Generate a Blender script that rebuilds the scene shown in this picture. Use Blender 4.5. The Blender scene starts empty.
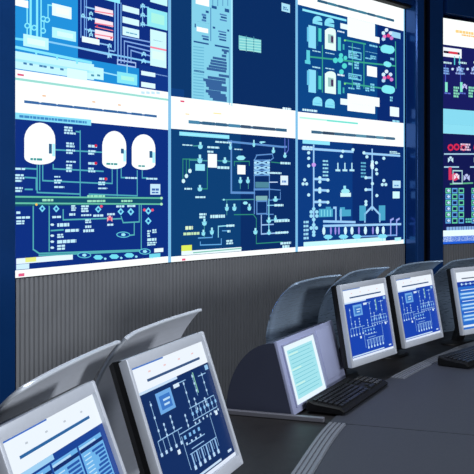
import bpy, bmesh, math, random
from mathutils import Vector, Matrix
random.seed(5)
C = bpy.context.scene.collection
R = math.radians
EYE = 1.54
HY = 193.6
F = 900.0
DESK = 0.77

# ------------------------------------------------------------------ helpers
def s2l(c):
    o = []
    for v in c[:3]:
        v = v / 255.0
        o.append(v / 12.92 if v <= 0.04045 else ((v + 0.055) / 1.055) ** 2.4)
    return o

def tag(o, label=None, cat=None, group=None, kind=None):
    if label: o['label'] = label
    if cat: o['category'] = cat
    if group: o['group'] = group
    if kind: o['kind'] = kind
    return o

def empty(name, loc, rz=0.0):
    o = bpy.data.objects.new(name, None)
    o.empty_display_size = 0.1
    o.location = loc
    o.rotation_euler = (0, 0, rz)
    C.objects.link(o)
    return o

class MB:
    def __init__(self):
        self.bm = bmesh.new()
    def box(self, lo, hi, bevel=0.0, seg=2):
        b = bmesh.new()
        bmesh.ops.create_cube(b, size=1)
        for v in b.verts:
            v.co = Vector([lo[i] + (v.co[i] + .5) * (hi[i] - lo[i]) for i in range(3)])
        if bevel > 0:
            bmesh.ops.bevel(b, geom=b.edges[:], offset=bevel, segments=seg, profile=.5, affect='EDGES')
        self.join(b)
        return self
    def join(self, b, mat=None):
        if mat is not None:
            bmesh.ops.transform(b, matrix=mat, verts=b.verts[:])
        me = bpy.data.meshes.new('t')
        b.to_mesh(me); b.free()
        self.bm.from_mesh(me)
        bpy.data.meshes.remove(me)
    def prism(self, pts, z0, z1, bevel=0.0):
        b = bmesh.new()
        lo = [b.verts.new((p[0], p[1], z0)) for p in pts]
        hi = [b.verts.new((p[0], p[1], z1)) for p in pts]
        n = len(pts)
        b.faces.new(lo[::-1]); b.faces.new(hi)
        for i in range(n):
            b.faces.new((lo[i], lo[(i+1) % n], hi[(i+1) % n], hi[i]))
        bmesh.ops.recalc_face_normals(b, faces=b.faces[:])
        if bevel > 0:
            bmesh.ops.bevel(b, geom=b.edges[:], offset=bevel, segments=2, profile=.5, affect='EDGES')
        self.join(b)
        return self
    def loft(self, rings, caps=True, close=True):
        """rings: list of equal-length closed point lists"""
        b = bmesh.new()
        vs = [[b.verts.new(p) for p in r] for r in rings]
        n = len(rings[0])
        for a, c in zip(vs, vs[1:]):
            for i in range(n if close else n - 1):
                b.faces.new((a[i], a[(i+1) % n], c[(i+1) % n], c[i]))
        if caps:
            b.faces.new(vs[0][::-1]); b.faces.new(vs[-1])
        bmesh.ops.recalc_face_normals(b, faces=b.faces[:])
        self.join(b)
        return self
    def tube(self, pts, r, n=8):
        pts = [Vector(p) for p in pts]
        rings = []
        for i, p in enumerate(pts):
            d = (pts[min(i+1, len(pts)-1)] - pts[max(i-1, 0)]).normalized()
            up = Vector((0, 0, 1)) if abs(d.z) < .95 else Vector((1, 0, 0))
            a = d.cross(up).normalized(); c = a.cross(d)
            rings.append([p + r * (math.cos(t) * a + math.sin(t) * c) for t in [2*math.pi*k/n for k in range(n)]])
        return self.loft(rings)
    def build(self, name, mat, parent=None, smooth=False, solid=0.0, loc=None):
        me = bpy.data.meshes.new(name)
        self.bm.to_mesh(me); self.bm.free()
        me.materials.append(mat)
        if smooth:
            for p in me.polygons: p.use_smooth = True
            me.set_sharp_from_angle(angle=R(35))
        o = bpy.data.objects.new(name, me)
        C.objects.link(o)
        if loc: 
            me.transform(Matrix.Translation(-Vector(loc))); o.location = loc
        if parent: o.parent = parent
        return o

# ------------------------------------------------------------------ materials
def mat(name, col, rough=.5, metal=0.0, spec=.5, noise=0.0, nscale=30.0, bump=0.0, coat=0.0, aniso=None):
    m = bpy.data.materials.new(name); m.use_nodes = True
    nt = m.node_tree; b = nt.nodes['Principled BSDF']
    lc = s2l(col)
    b.inputs['Base Color'].default_value = (*lc, 1)
    b.inputs['Roughness'].default_value = rough
    b.inputs['Metallic'].default_value = metal
    b.inputs['Specular IOR Level'].default_value = spec
    b.inputs['Coat Weight'].default_value = coat
    tc = nt.nodes.new('ShaderNodeTexCoord')
    n = nt.nodes.new('ShaderNodeTexNoise'); n.inputs['Scale'].default_value = nscale
    n.inputs['Detail'].default_value = 5
    src = tc.outputs['Object']
    if aniso:
        mp = nt.nodes.new('ShaderNodeMapping'); mp.inputs['Scale'].default_value = aniso
        nt.links.new(src, mp.inputs['Vector']); src = mp.outputs['Vector']
    nt.links.new(src, n.inputs['Vector'])
    if noise > 0:
        mx = nt.nodes.new('ShaderNodeMix'); mx.data_type = 'RGBA'
        mx.inputs['A'].default_value = (*[c * (1 - noise) for c in lc], 1)
        mx.inputs['B'].default_value = (*[min(1, c * (1 + noise)) for c in lc], 1)
        nt.links.new(n.outputs['Fac'], mx.inputs['Factor'])
        nt.links.new(mx.outputs['Result'], b.inputs['Base Color'])
    rr = nt.nodes.new('ShaderNodeMapRange')
    rr.inputs['To Min'].default_value = max(0, rough * .85); rr.inputs['To Max'].default_value = min(1, rough * 1.15)
    nt.links.new(n.outputs['Fac'], rr.inputs['Value'])
    nt.links.new(rr.outputs['Result'], b.inputs['Roughness'])
    if bump > 0:
        bp = nt.nodes.new('ShaderNodeBump'); bp.inputs['Strength'].default_value = bump
        bp.inputs['Distance'].default_value = .002
        nt.links.new(n.outputs['Fac'], bp.inputs['Height']); nt.links.new(bp.outputs['Normal'], b.inputs['Normal'])
    return m

def screen_mat(name, strength):
    m = bpy.data.materials.new(name); m.use_nodes = True
    nt = m.node_tree; b = nt.nodes['Principled BSDF']
    b.inputs['Base Color'].default_value = (.002, .002, .003, 1)
    b.inputs['Roughness'].default_value = .35
    b.inputs['Specular IOR Level'].default_value = .12
    a = nt.nodes.new('ShaderNodeVertexColor'); a.layer_name = 'Col'
    nt.links.new(a.outputs['Color'], b.inputs['Emission Color'])
    b.inputs['Emission Strength'].default_value = strength
    return m

M = {
 'blue': mat('blue_lacquer', (24, 72, 138), .17, .5, .5, .12, 6),
 'dark': mat('black_plastic', (14, 14, 16), .45, 0, .4, .1, 60),
 'gap': mat('gap_shade_black', (6, 7, 9), .8),  # darkness of narrow gaps put into the colour
 'dado': mat('grey_ribbed_metal', (138, 140, 144), .5, .15, .5, .08, 8),
 'silver': mat('silver_plastic', (196, 202, 212), .34, .2, .5, .05, 90),
 'hood': mat('brushed_hood_metal', (205, 211, 222), .42, .2, .5, .08, 12, aniso=(1, 1, 12)),
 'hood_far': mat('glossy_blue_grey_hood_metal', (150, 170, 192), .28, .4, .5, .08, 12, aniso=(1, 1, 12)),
 'rim': mat('pale_rim_highlight', (222, 230, 240), .25, .3),  # pale tone carries the rim highlight
 'desk': mat('slate_laminate', (56, 59, 68), .55, 0, .25, .06, 220, .05),
 'strip': mat('ribbed_aluminium', (118, 122, 131), .45, .2, .5, .08, 60),
 'groove': mat('groove_grey', (70, 74, 82), .6),  # even grey for strip grooves
 'tray': mat('black_tray_laminate', (24, 22, 23), .5, 0, .35, .2, 14),
 'body': mat('charcoal_panel', (40, 42, 48), .5, 0, .4, .08, 10),
 'terminal': mat('pale_lavender_metal', (158, 165, 198), .4, .1, .5, .04, 20),
 'terminal_side': mat('slate_side_panel', (60, 65, 84), .5, .1, .4, .06, 20),
 'bar': mat('grey_bar', (112, 113, 122), .4, .3),
 'key': mat('black_key', (17, 17, 19), .42, 0, .4),
 'kb': mat('black_keyboard_case', (10, 10, 12), .5, 0, .3),
 'floor': mat('dark_carpet', (44, 46, 52), .95, 0, .1, .25, 300, .3),
 'plaster': mat('grey_plaster', (165, 170, 180), .9, 0, .2, .05, 4),
 'night': mat('dark_blue_wall', (14, 26, 58), .8, 0, .2, .1, 4),
 'wallscreen': screen_mat('projection_screen', 1.12),
 'lcd': screen_mat('lcd_screen', 1.0),
}

# ------------------------------------------------------------------ screen content canvas
def homog(src, dst):
    import itertools
    A = []; B = []
    for (x, y), (u, v) in zip(src, dst):
        A.append([x, y, 1, 0, 0, 0, -u*x, -u*y]); B.append(u)
        A.append([0, 0, 0, x, y, 1, -v*x, -v*y]); B.append(v)
    n = 8
    for i in range(n):
        p = max(range(i, n), key=lambda r: abs(A[r][i]))
        A[i], A[p] = A[p], A[i]; B[i], B[p] = B[p], B[i]
        for r in range(n):
            if r != i:
                f = A[r][i] / A[i][i]
                for k in range(i, n): A[r][k] -= f * A[i][k]
                B[r] -= f * B[i]
    h = [B[i] / A[i][i] for i in range(n)]
    def g(x, y):
        w = h[6]*x + h[7]*y + 1
        return (h[0]*x + h[1]*y + h[2]) / w, (h[3]*x + h[4]*y + h[5]) / w
    return g

class Canvas:
    """Flat picture on one display face. u to the right, v downwards, both 0..1.
    A drawing grid (quad) can be given for the sheet's own coordinates."""
    def __init__(self, W, H, quad=None, eps=.0004):
        self.W, self.H = W, H
        self.v = []; self.f = []; self.c = []
        self.eps = eps
        self.g = homog(quad, [(0, 0), (1, 0), (1, 1), (0, 1)]) if quad else (lambda x, y: (x, y))
        self.px = W / (max(1, (quad[1][0] - quad[0][0]))) if quad else 1.0
    def _poly(self, uv, col, layer):
        uv = [(min(1, max(0, a)), min(1, max(0, b))) for a, b in uv]
        area = sum(uv[i][0]*uv[(i+1) % len(uv)][1] - uv[(i+1) % len(uv)][0]*uv[i][1] for i in range(len(uv)))
        if abs(area) < 1e-8: return
        if area > 0: uv = uv[::-1]
        i0 = len(self.v)
        for a, b in uv:
            self.v.append((a * self.W, -self.eps * layer, (1 - b) * self.H))
        self.f.append(list(range(i0, i0 + len(uv))))
        self.c.append(s2l(col))
    def bg(self, col): self._poly([(0, 0), (1, 0), (1, 1), (0, 1)], col, 0)
    def UR(self, u0, v0, u1, v1, col, layer=1):
        self._poly([(u0, v0), (u1, v0), (u1, v1), (u0, v1)], col, layer)
    def Rc(self, x0, y0, x1, y1, col, layer=2):
        u0, v0 = self.g(x0, y0); u1, v1 = self.g(x1, y1)
        self.UR(u0, v0, u1, v1, col, layer)
    def El(self, cx, cy, rx, ry, col, layer=3, n=14, a0=0, a1=360):
        pts = [self.g(cx + rx*math.cos(R(a0 + (a1-a0)*k/n)), cy + ry*math.sin(R(a0 + (a1-a0)*k/n))) for k in range(n + (0 if a1 - a0 == 360 else 1))]
        self._poly(pts, col, layer)
    def Ln(self, pts, w, col, layer=2):
        q = [self.g(*p) for p in pts]
        for (a, b), (c, d) in zip(q, q[1:]):
            X0, Y0, X1, Y1 = a*self.W, b*self.H, c*self.W, d*self.H
            L = math.hypot(X1-X0, Y1-Y0)
            if L < 1e-6: continue
            hw = w * self.px * .5
            dx, dy = (X1-X0)/L*hw, (Y1-Y0)/L*hw
            self._poly([((X0-dx-dy)/self.W, (Y0-dy+dx)/self.H), ((X1+dx-dy)/self.W, (Y1+dy+dx)/self.H),
                        ((X1+dx+dy)/self.W, (Y1+dy-dx)/self.H), ((X0-dx+dy)/self.W, (Y0-dy-dx)/self.H)], col, layer)
    def Box(self, x0, y0, x1, y1, w, col, layer=2):
        g = self.g; u0, v0 = g(x0, y0); u1, v1 = g(x1, y1)
        a = w * self.px / self.W; b = w * self.px / self.H
        self.UR(u0, v0, u1, v0+b, col, layer); self.UR(u0, v1-b, u1, v1, col, layer)
        self.UR(u0, v0, u0+a, v1, col, layer); self.UR(u1-a, v0, u1, v1, col, layer)
    def Tx(self, x0, y0, x1, y1, n=1, col=(190, 235, 245), layer=3, rnd=True):
        """n lines of small blocky lettering dashes"""
        u0, v0 = self.g(x0, y0); u1, v1 = self.g(x1, y1)
        h = (v1 - v0) / n
        for k in range(n):
            a = u0; e = u1 - (random.uniform(0, .35) * (u1-u0) if (rnd and n > 1) else 0)
            va = v0 + k*h + h*.14; vb = v0 + (k+1)*h - h*.14
            while a < e - 1e-4:
                l = min(e - a, random.uniform(.010, .030))
                self.UR(a, va, a + l, vb, col, layer)
                a += l + .0035
    def Di(self, x, y, r, col, layer=3):
        """valve: two facing triangles with a stem"""
        g = self.g
        self._poly([g(x-r, y-r), g(x, y), g(x-r, y+r)], col, layer)
        self._poly([g(x+r, y-r), g(x, y), g(x+r, y+r)], col, layer)
        self.El(x, y - r*.9, r*.55, r*.5, col, layer, 8)
    def build(self, name, mt, parent, loc=(0, 0, 0), rx=0.0):
        me = bpy.data.meshes.new(name)
        me.from_pydata(self.v, [], self.f)
        ca = me.color_attributes.new('Col', 'FLOAT_COLOR', 'CORNER')
        i = 0
        for f, c in zip(self.f, self.c):
            for _ in f:
                ca.data[i].color = (*c, 1); i += 1
        me.materials.append(mt)
        o = bpy.data.objects.new(name, me); C.objects.link(o)
        o.parent = parent; o.location = loc; o.rotation_euler = (rx, 0, 0)
        return o

WH = (246, 252, 252)
CY = (150, 225, 240)
CY2 = (95, 185, 215)
TE = (70, 150, 150)
GR = (45, 135, 115)
PB = (120, 165, 220)
PK = (225, 120, 140)
RD = (205, 40, 70)

# ------------------------------------------------------------------ room
def quadbox(name, lo, hi, m, label):
    return tag(MB().box(lo, hi).build(name, m), kind='structure')
quadbox('floor', (-4, -3, -.1), (6.5, 11, 0), M['floor'], '')
quadbox('ceiling', (-4, -3, 3.7), (6.5, 11, 3.8), M['plaster'], '')
quadbox('wall_left', (-4.1, -3, 0), (-4, 11, 3.7), M['plaster'], '')
quadbox('wall_right', (6.5, -3, 0), (6.6, 11, 3.7), M['plaster'], '')
quadbox('wall_back', (-4, 11, 0), (6.5, 11.1, 3.7), M['night'], '')
quadbox('wall_front', (-4, -3.1, 0), (6.5, -3, 3.7), M['plaster'], '')

# ------------------------------------------------------------------ video walls
P = [(-1.103, 4.482), (-.410, 5.508), (.434, 6.508), (1.419, 7.600)]
ZB, ZM, ZT = EYE - .421, EYE + .579, EYE + 1.557

def display(p0, p1, z0, z1, cv_fn, quad, label, group, deep=.42, cat='video display'):
    d = Vector((p1[0]-p0[0], p1[1]-p0[1])); W = d.length; H = z1 - z0
    t = empty('video_display', (p0[0], p0[1], z0), math.atan2(d.y, d.x))
    tag(t, label, cat, group)
    MB().box((.004, .012, .003), (W-.004, deep, H-.003), .004).build('housing', M['dark'], t)
    cv = Canvas(W, H, quad)
    cv_fn(cv)
    cv.build('screen', M['wallscreen'], t, (0, .006, 0))
    return t

def header(c, v1, bar=(60, 110, 150)):
    c.UR(0, 0, 1, v1, WH, 1)

def seams(c, left=True):
    if left: c.UR(0, .0, .010, 1, (120, 185, 225), 4)
    c.UR(.990, 0, 1, 1, (120, 185, 225), 4)

def d_bl(c):
    c.bg((8, 44, 124))
    c.UR(0, 0, 1, .19, WH)
    c.UR(0, .0, 1, .012, (150, 215, 205), 2)
    for a in range(9):
        c.UR(.05 + a*.095, .108, .05 + a*.095 + random.uniform(.06, .094), .122, (45, 95, 150), 2)
    c.UR(.05, .111, .88, .121, (60, 105, 165), 2)
    for u in (.15, .45, .62): c.UR(u, .07, u+.02, .078, (235, 190, 150), 2)
    c.Rc(16, 113, 92, 125.5, (130, 215, 240)); c.Tx(20, 115, 88, 124, 1, (60, 130, 190))
    for x0, x1, y0, y1, db, gl in ((25, 56, 123, 165, (49.5, 144, 52.5, 154), (31, 158, 43, 161.5)),
                           (103, 127, 130.5, 168.5, (121.5, 148, 124.5, 153), (107, 162, 118, 165)),
                           (132.5, 156, 133.5, 169, (150, 150, 153, 157), (139, 164, 146, 166.5))):
        cx = (x0+x1)/2; r = (x1-x0)/2; h = y1-y0
        c.El(cx, y0 + .40*h, r, .40*h, WH, 3, 24); c.El(cx, y1-.17*h, r, .17*h, WH, 3, 24)
        c.Rc(x0, y0+.38*h-1, x1, y1-.17*h+1, WH, 3)
        c.Rc(x1-3, y0+.5*h, x1-.3, y1-.2*h, (170, 235, 245), 4)
        c.Rc(*db, (40, 90, 130), 5); c.Tx(*gl, 1, (60, 150, 150), 5)
    for p in ([(56, 150), (104, 152)], [(54, 165), (54, 169), (104, 171)], [(81, 131), (81, 196)],
              [(38, 166), (38, 193), (80, 194)], [(40.5, 166), (40.5, 190)], [(43.5, 166), (43.5, 181), (102, 183)],
              [(26, 169), (37, 169.5)], [(26, 178), (37, 178.5), (37, 190)], [(26, 190), (33, 190)],
              [(77, 131.5), (81, 132)], [(113, 169), (113, 183), (100, 182.5)], [(118, 169), (118, 195)],
              [(122, 168), (122, 177), (126, 177)], [(138, 170), (138, 195), (90, 194)], [(143, 170), (143, 177), (148, 177)]):
        c.Ln(p, 1.0, (75, 165, 180))
    for q, red in (((65, 126, 77, 135, 3), 0), ((67, 142, 77, 148, 2), 0), ((67, 149, 76, 154.5, 2), 0), ((89, 144, 98, 148, 1), 1), ((89, 149.5, 97, 155, 2), 0),
              ((67, 160.5, 76.5, 163, 1), 0), ((67, 164, 75, 172.5, 3), 0), ((89, 161.5, 98, 165, 1), 1), ((89, 167, 97, 172.5, 2), 0),
              ((55, 176, 61, 178, 1), 0), ((55, 179.5, 63, 184, 2), 0), ((55, 186, 65, 188.5, 1), 0), ((100, 177, 108, 180, 1), 1), ((99, 181, 106, 185, 2), 0), ((99, 187, 108, 189, 1), 0),
              ((126, 176, 138, 178.5, 1), 0), ((147, 176.5, 158, 179, 1), 0),
              ((16, 168, 26, 171, 1), 0), ((16, 174.5, 26, 183, 3), 0), ((16, 187.5, 25, 193, 2), 0)):
        c.Tx(*q, col=(185, 230, 245))
        if red: c.El(q[2]-1.5, q[1]+1.5, 1.5, 1.5, RD, 4, 8)
    c.Rc(151, 183, 161, 193.5, (190, 225, 245)); c.Tx(152.5, 187, 159.5, 190, 1, (60, 100, 170)); c.Tx(152.5, 190.5, 159.5, 192.5, 1, (60, 100, 170))
    c.Rc(16, 198, 163, 203, (16, 75, 105), 2)
    c.Ln([(16, 197.5), (163, 197)], 1.1, (95, 185, 160), 3); c.Ln([(16, 204), (163, 203)], 1.1, (95, 185, 160), 3)
    for q in ((43, 199, 54, 202), (88, 194.5, 106, 197.3), (88, 199.5, 106, 202), (122, 199, 133, 201.6)): c.Tx(*q, 1, (150, 220, 190), 4)
    c.El(162, 197, 1.4, 1.4, (170, 230, 190), 4, 8); c.El(162, 203, 1.4, 1.4, (170, 230, 190), 4, 8)
    for p in ([(34, 204), (34, 250), (40, 254), (140, 249)], [(50, 204), (50, 251)], [(64, 220), (108, 218)], [(64, 220), (64, 210)],
              [(113, 218.5), (122, 218)], [(122, 216), (124, 222), (140, 221), (140, 204)], [(135, 222), (135, 234), (131, 234.5)],
              [(142, 204), (142, 248)], [(40, 256), (142, 250)], [(52, 231), (64, 230)]):
        c.Ln(p, 1.0, (80, 170, 175))
    for x, y, r in ((43, 209, 3.2), (57, 209, 3.2), (99, 209, 3.2), (121.5, 211, 3.2), (131.5, 211, 3.4), (149, 210, 3.3), (149, 220, 3.3)):
        c.El(x, y, r, r*1.15, (120, 215, 240), 3, 4); c.El(x, y, r*.4, r*.45, (20, 70, 150), 4, 6)
    for x, y in ((102, 206), (153, 209), (145, 209), (110.5, 218.5)): c.El(x, y, 1.5, 1.5, (225, 80, 110), 5, 8)
    c.Di(110.5, 218.7, 2.6, (235, 160, 175)); c.El(37, 205, 1.3, 1.3, (240, 190, 90), 5, 8)
    for q in ((17, 212, 21, 215, 1), (17, 217, 31, 219.5, 1), (17, 221, 28, 225, 2), (72, 205, 78, 211, 3), (82, 205, 91, 212, 3), (70, 213, 76, 216, 1),
              (53, 216, 62, 218.5, 1), (82, 214, 92, 216, 1), (86, 219, 92, 223, 2), (86, 225, 92, 228, 1), (84, 229, 95, 232, 1), (108, 223, 114, 225.5, 1), (94, 214, 104, 216.5, 1),
              (108, 212.5, 116, 215, 1), (117, 204.5, 125, 207, 1), (128, 204, 136, 206.5, 1),
              (58, 223, 70, 227, 1), (66, 229, 80, 232, 1), (58, 234, 66, 238, 2), (58, 240, 77, 243, 1), (58, 245, 66, 250, 2), (16+1, 212, 20, 214, 1)):
        c.Tx(*q, col=(190, 232, 246))
    for y in (225, 236, 242, 248): c.El(53, y, 2, 1.3, (200, 235, 245), 3, 6)
    for x, y, rx in ((124, 234, 7), (85, 255, 7), (145.5, 250.5, 6)):
        c.El(x, y, rx, 3.1, (90, 190, 205), 3, 18); c.El(x, y, rx-1, 2.2, (14, 56, 140), 4, 18); c.El(x, y, 2.4, 1.7, (150, 225, 240), 5, 5)
    for q in ((148, 229, 152, 236, 3), (153, 228, 158, 232, 2), (148, 237, 157, 240, 1), (148, 241, 159, 244, 2)): c.Tx(*q)
    for x, y in ((99, 258), (115, 257), (130, 255.5)):
        c.El(x, y-1, 5, 2.6, (110, 215, 235), 3, 6); c.El(x+7, y+.3, 1.4, 1.2, (150, 225, 240), 3, 6)
    c.Rc(155, 247.5, 164, 250.5, (225, 245, 250)); c.Rc(150, 253, 161, 257, (110, 210, 230))
    c.Rc(17, 259.5, 73.6, 259.5, (222, 240, 250)); c.Rc(26, 258.6, 37, 262, (225, 232, 130), 3)
    c.Rc(17, 265.5, 30, 269.3, (200, 232, 248))
    c.UR(0, .962, 1, 1, WH, 2)
    c.Rc(19, 274.5, 25, 276.8, (220, 90, 130), 5)
    seams(c, False)

def d_tl(c):
    c.bg((9, 42, 122))
    c.Rc(10, -130, 79, 62, (30, 140, 212), 1)
    c.Rc(10, 46, 140, 100, (28, 138, 210), 1)
    c.Rc(140, 64, 170, 100, (12, 50, 130), 2)
    for k, x in enumerate((28, 31.5, 38, 42)):
        c.Ln([(x, -60), (x, 36 + k)], 1.8 if k in (1, 2) else 1.1, (130, 228, 246), 2)
    c.Ln([(45, 30), (45, 20), (49, 19), (49, 5), (56, 6)], 1.0, (120, 220, 245))
    for x, y in ((28, 26), (35, 28), (44, 31), (48, 20), (44, 19)):
        c.El(x, y, 3.0, 3.0, (130, 228, 246), 3, 12); c.El(x, y, 1.7, 1.7, (40, 150, 215), 4, 12)
    c.Rc(10, -3, 29, 8.5, WH, 3); c.Rc(53, 3, 72.5, 19.5, (225, 248, 250), 3); c.Rc(57, 7, 70, 16, (238, 246, 238), 4)
    c.Rc(53, 27, 77, 42, (175, 238, 248), 3); c.Rc(58, 31, 74, 39, (205, 242, 242), 4)
    c.Rc(24, 34, 49.5, 50.5, (185, 240, 246), 3); c.Rc(28, 38, 46, 47, (215, 245, 240), 4)
    c.Ln([(10, 38), (24, 40)], 1.5, (110, 215, 245)); c.Ln([(50, 42), (160, 63)], 1.2, (130, 200, 240))
    c.Ln([(10, 46.5), (92, 62.5)], 1.8, (130, 225, 248), 3)
    c.Rc(10, 50.5, 95, 80, (190, 238, 250), 3)
    c.Rc(10, 58, 95, 73.5, (160, 228, 248), 4)
    for x in (24, 30, 40, 44, 51, 61): c.Rc(x, 62 + (x-20)*.15, x+3.5, 64.6 + (x-20)*.15, (60, 120, 170), 5)
    for x, y in ((36, 50.5), (57, 55), (77, 59)): c.Rc(x, y, x+2, y+5, (130, 225, 248), 4)
    c.Rc(68, 68, 88, 80.5, (212, 244, 246), 5); c.Rc(90, 66, 104.5, 80, (190, 240, 248), 4)
    for x in (92, 98): c.Rc(x, 74, x+3, 76.4, (70, 140, 170), 5)
    c.Ln([(104, 72), (118, 75)], 1.0, (150, 220, 245), 3); c.Rc(118, 71, 138, 85, (130, 225, 240), 4); c.Rc(122, 75, 135, 81, (165, 238, 225), 5)
    c.Rc(142, 70, 156, 76.5, (215, 243, 250), 4); c.Rc(142, 81, 156, 88, (215, 243, 250), 4)
    for x in (142, 147, 152, 157): c.Rc(x, 90.5, x+3.4, 93.4, (190, 225, 245), 4)
    # right hand block of the mimic diagram
    for x in (82, 85.5, 87.5): c.Ln([(x, -50), (x, 37)], .9, (110, 160, 225))
    c.Ln([(87, 7), (96, 9)], 1, (140, 195, 235)); c.Ln([(84, 17), (96, 19)], 1, (140, 195, 235)); c.Ln([(86, 29), (96, 31)], 1, (140, 195, 235))
    for x, y in ((91, 19), (91, 31), (84, 16), (92, 14), (92, 35)): c.Di(x, y, 1.9, (150, 220, 245))
    for y0, y1 in ((6, 16.5), (18, 27), (29, 40.5)):
        c.Rc(96, y0, 114, y1, (240, 226, 236), 3); c.Ln([(96, y0+5), (114, y0+8)], .8, (235, 120, 140), 4)
    c.Rc(96, 27, 114, 30, (235, 130, 140), 4)
    for x, y in ((98, 26), (112, 38), (98, 38)): c.El(x, y, 1, 1, RD, 5, 6)
    c.Rc(83, 36, 100.5, 45, (225, 246, 252), 3)
    c.Ln([(100, 43), (110, 45), (110, 57)], 1, (140, 190, 235)); c.Ln([(110, 50), (115, 51)], 1, (140, 190, 235)); c.Ln([(80, 48), (112, 55)], 1, (140, 190, 235))
    c.Di(110.5, 46, 2, (150, 215, 245)); c.Di(110.5, 56, 2, (150, 215, 245))
    c.Rc(98, -12, 121, 3.5, (140, 230, 245), 3)
    for x in (116, 119): c.Ln([(x, 0), (x, 50 if x == 116 else 60)], 1.4, (110, 165, 225))
    for k in range(4):
        x = 122 + 3.3*k; y = 36 + 4.6*k
        c.Ln([(x, 62), (x, y), (151, y + 5.5)], 1.0, (125, 165, 225), 3)
    c.Ln([(122, 3), (122, 60)], 1, (110, 165, 225))
    c.Box(118, 58.5, 137, 67.5, 1, (160, 190, 235), 3); c.Ln([(128, 64), (128, 72)], 1, (140, 220, 240), 3)
    for y in (4.5, 16, 26): c.Rc(123.5, y, 140, y + (10 if y < 20 else 12), (205, 240, 250), 3)
    c.Tx(127, 31, 138, 35, 1, (90, 160, 190), 4)
    for x, y in ((143.5, 6), (143.5, 15), (143.5, 24), (144.5, 54), (144.5, 61)):
        c.Di(x, y, 2.1, (150, 220, 245)); c.Ln([(x, y), (x+6, y+1)], .8, (130, 200, 240))
    c.Ln([(143.5, 4), (143.5, 26)], .9, (130, 200, 240))
    c.Rc(148, 7, 168, 30, (140, 226, 236), 3); c.Rc(152, 12, 165, 25, (165, 236, 222), 4)
    c.Rc(151, -14, 168, 6, (190, 240, 245), 3); c.Rc(151, 28.5, 167, 67.5, (200, 240, 246), 3)
    c.Rc(153, 50, 165, 60, (215, 245, 238), 4); c.Rc(151, 45.5, 167, 50.5, (240, 130, 155), 4); c.Tx(154, 39, 163, 41.5, 1, (90, 140, 170), 5)
    c.Ln([(155, 73), (168, 75.5)], .8, (120, 160, 215))
    c.UR(0, .958, 1, 1, WH, 3)
    c.Rc(18, 74, 24.5, 76.8, (215, 80, 120), 5)
    seams(c, False)

def d_tm(c):
    c.bg((7, 52, 104))
    c.Rc(233, -60, 297, 112, (6, 42, 94), 1)
    c.Rc(192, -70, 233, 104, (128, 202, 226), 2)
    c.Ln([(232, -60), (232, 106)], 1.4, (165, 225, 245), 3)
    DK = (35, 80, 140); MD = (72, 120, 175)
    c.Rc(196, -8, 209.5, 6.5, WH, 3); c.Rc(197, 26, 208.5, 33, WH, 3)
    for q in ((212, 5, 217, 9), (225, 8, 229.5, 12.5), (206, 10, 209, 13), (194, 20, 209.5, 23.5), (194, 40, 209, 44.5), (215, 44, 229.5, 48.6),
              (194.5, 69, 204.5, 72.5), (213, 26, 215.5, 28.5), (227.5, 29, 229.5, 31.5), (195, 23, 196.2, 27)): c.Rc(*q, DK, 3)
    for x in (213, 218, 223, 228): c.Ln([(x, -30), (x, 5)], .8, (90, 150, 190), 3)
    c.Ln([(211, 8), (211, 40)], .9, (80, 140, 185), 3)
    for x0, y0, x1, n in ((202, 13, 206.5, 3), (220, 13, 227, 3), (218.5, 30, 226.5, 4), (202, 34.5, 209, 2)):
        for k in range(n): c.Rc(x0 + (k % 2), y0 + 2.7*k, x1, y0 + 2.7*k + 2.3 + .8, DK if k % 2 else MD, 3)
    rows = [(222, 48.5), (224, 51), (222, 54), (213, 56), (211, 58.8), (210.5, 61.5), (209, 64.2), (207, 66.6), (219, 73.4), (208, 75.2), (203.5, 77.6), (206, 80.6), (206.5, 83.2),
            (209, 86), (206, 88.8), (208.5, 91.4), (210, 94), (213, 96.8)]
    ends = [229, 227, 226.5, 226.5, 227, 227, 227, 226.5, 229.5, 226, 226, 222, 227, 227, 221, 226, 227, 227]
    for (x, y), e in zip(rows, ends): c.Rc(x, y, e, y + 2.5 + (e-x)*.17, (52, 95, 150), 3)
    for y in range(46, 100, 3): c.Ln([(194, y), (204, y+1.3)], .6, (100, 175, 205), 3)
    c.Ln([(229.5, 48), (229.5, 104)], .7, (85, 150, 190), 4)
    c.Rc(239, 35, 261.5, 53, (120, 200, 205), 2); c.Ln([(246.5, 36), (246.5, 51)], .8, (60, 130, 150), 3); c.Ln([(254, 37), (254, 52)], .8, (60, 130, 150), 3)
    for k in range(5): c.Ln([(240, 38.5+2.7*k), (261, 41+2.7*k)], .6, (165, 228, 222), 3)
    c.Rc(282, 2.5, 290.5, 13, (165, 220, 240), 2); c.Tx(283.5, 6, 289, 11, 2, (60, 120, 170)); c.Tx(283, 107, 291.5, 111, 1, (215, 240, 250))
    c.UR(0, .980, 1, 1, WH, 3); c.UR(0, .93, .10, .98, (10, 60, 122), 2)
    seams(c)

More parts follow.
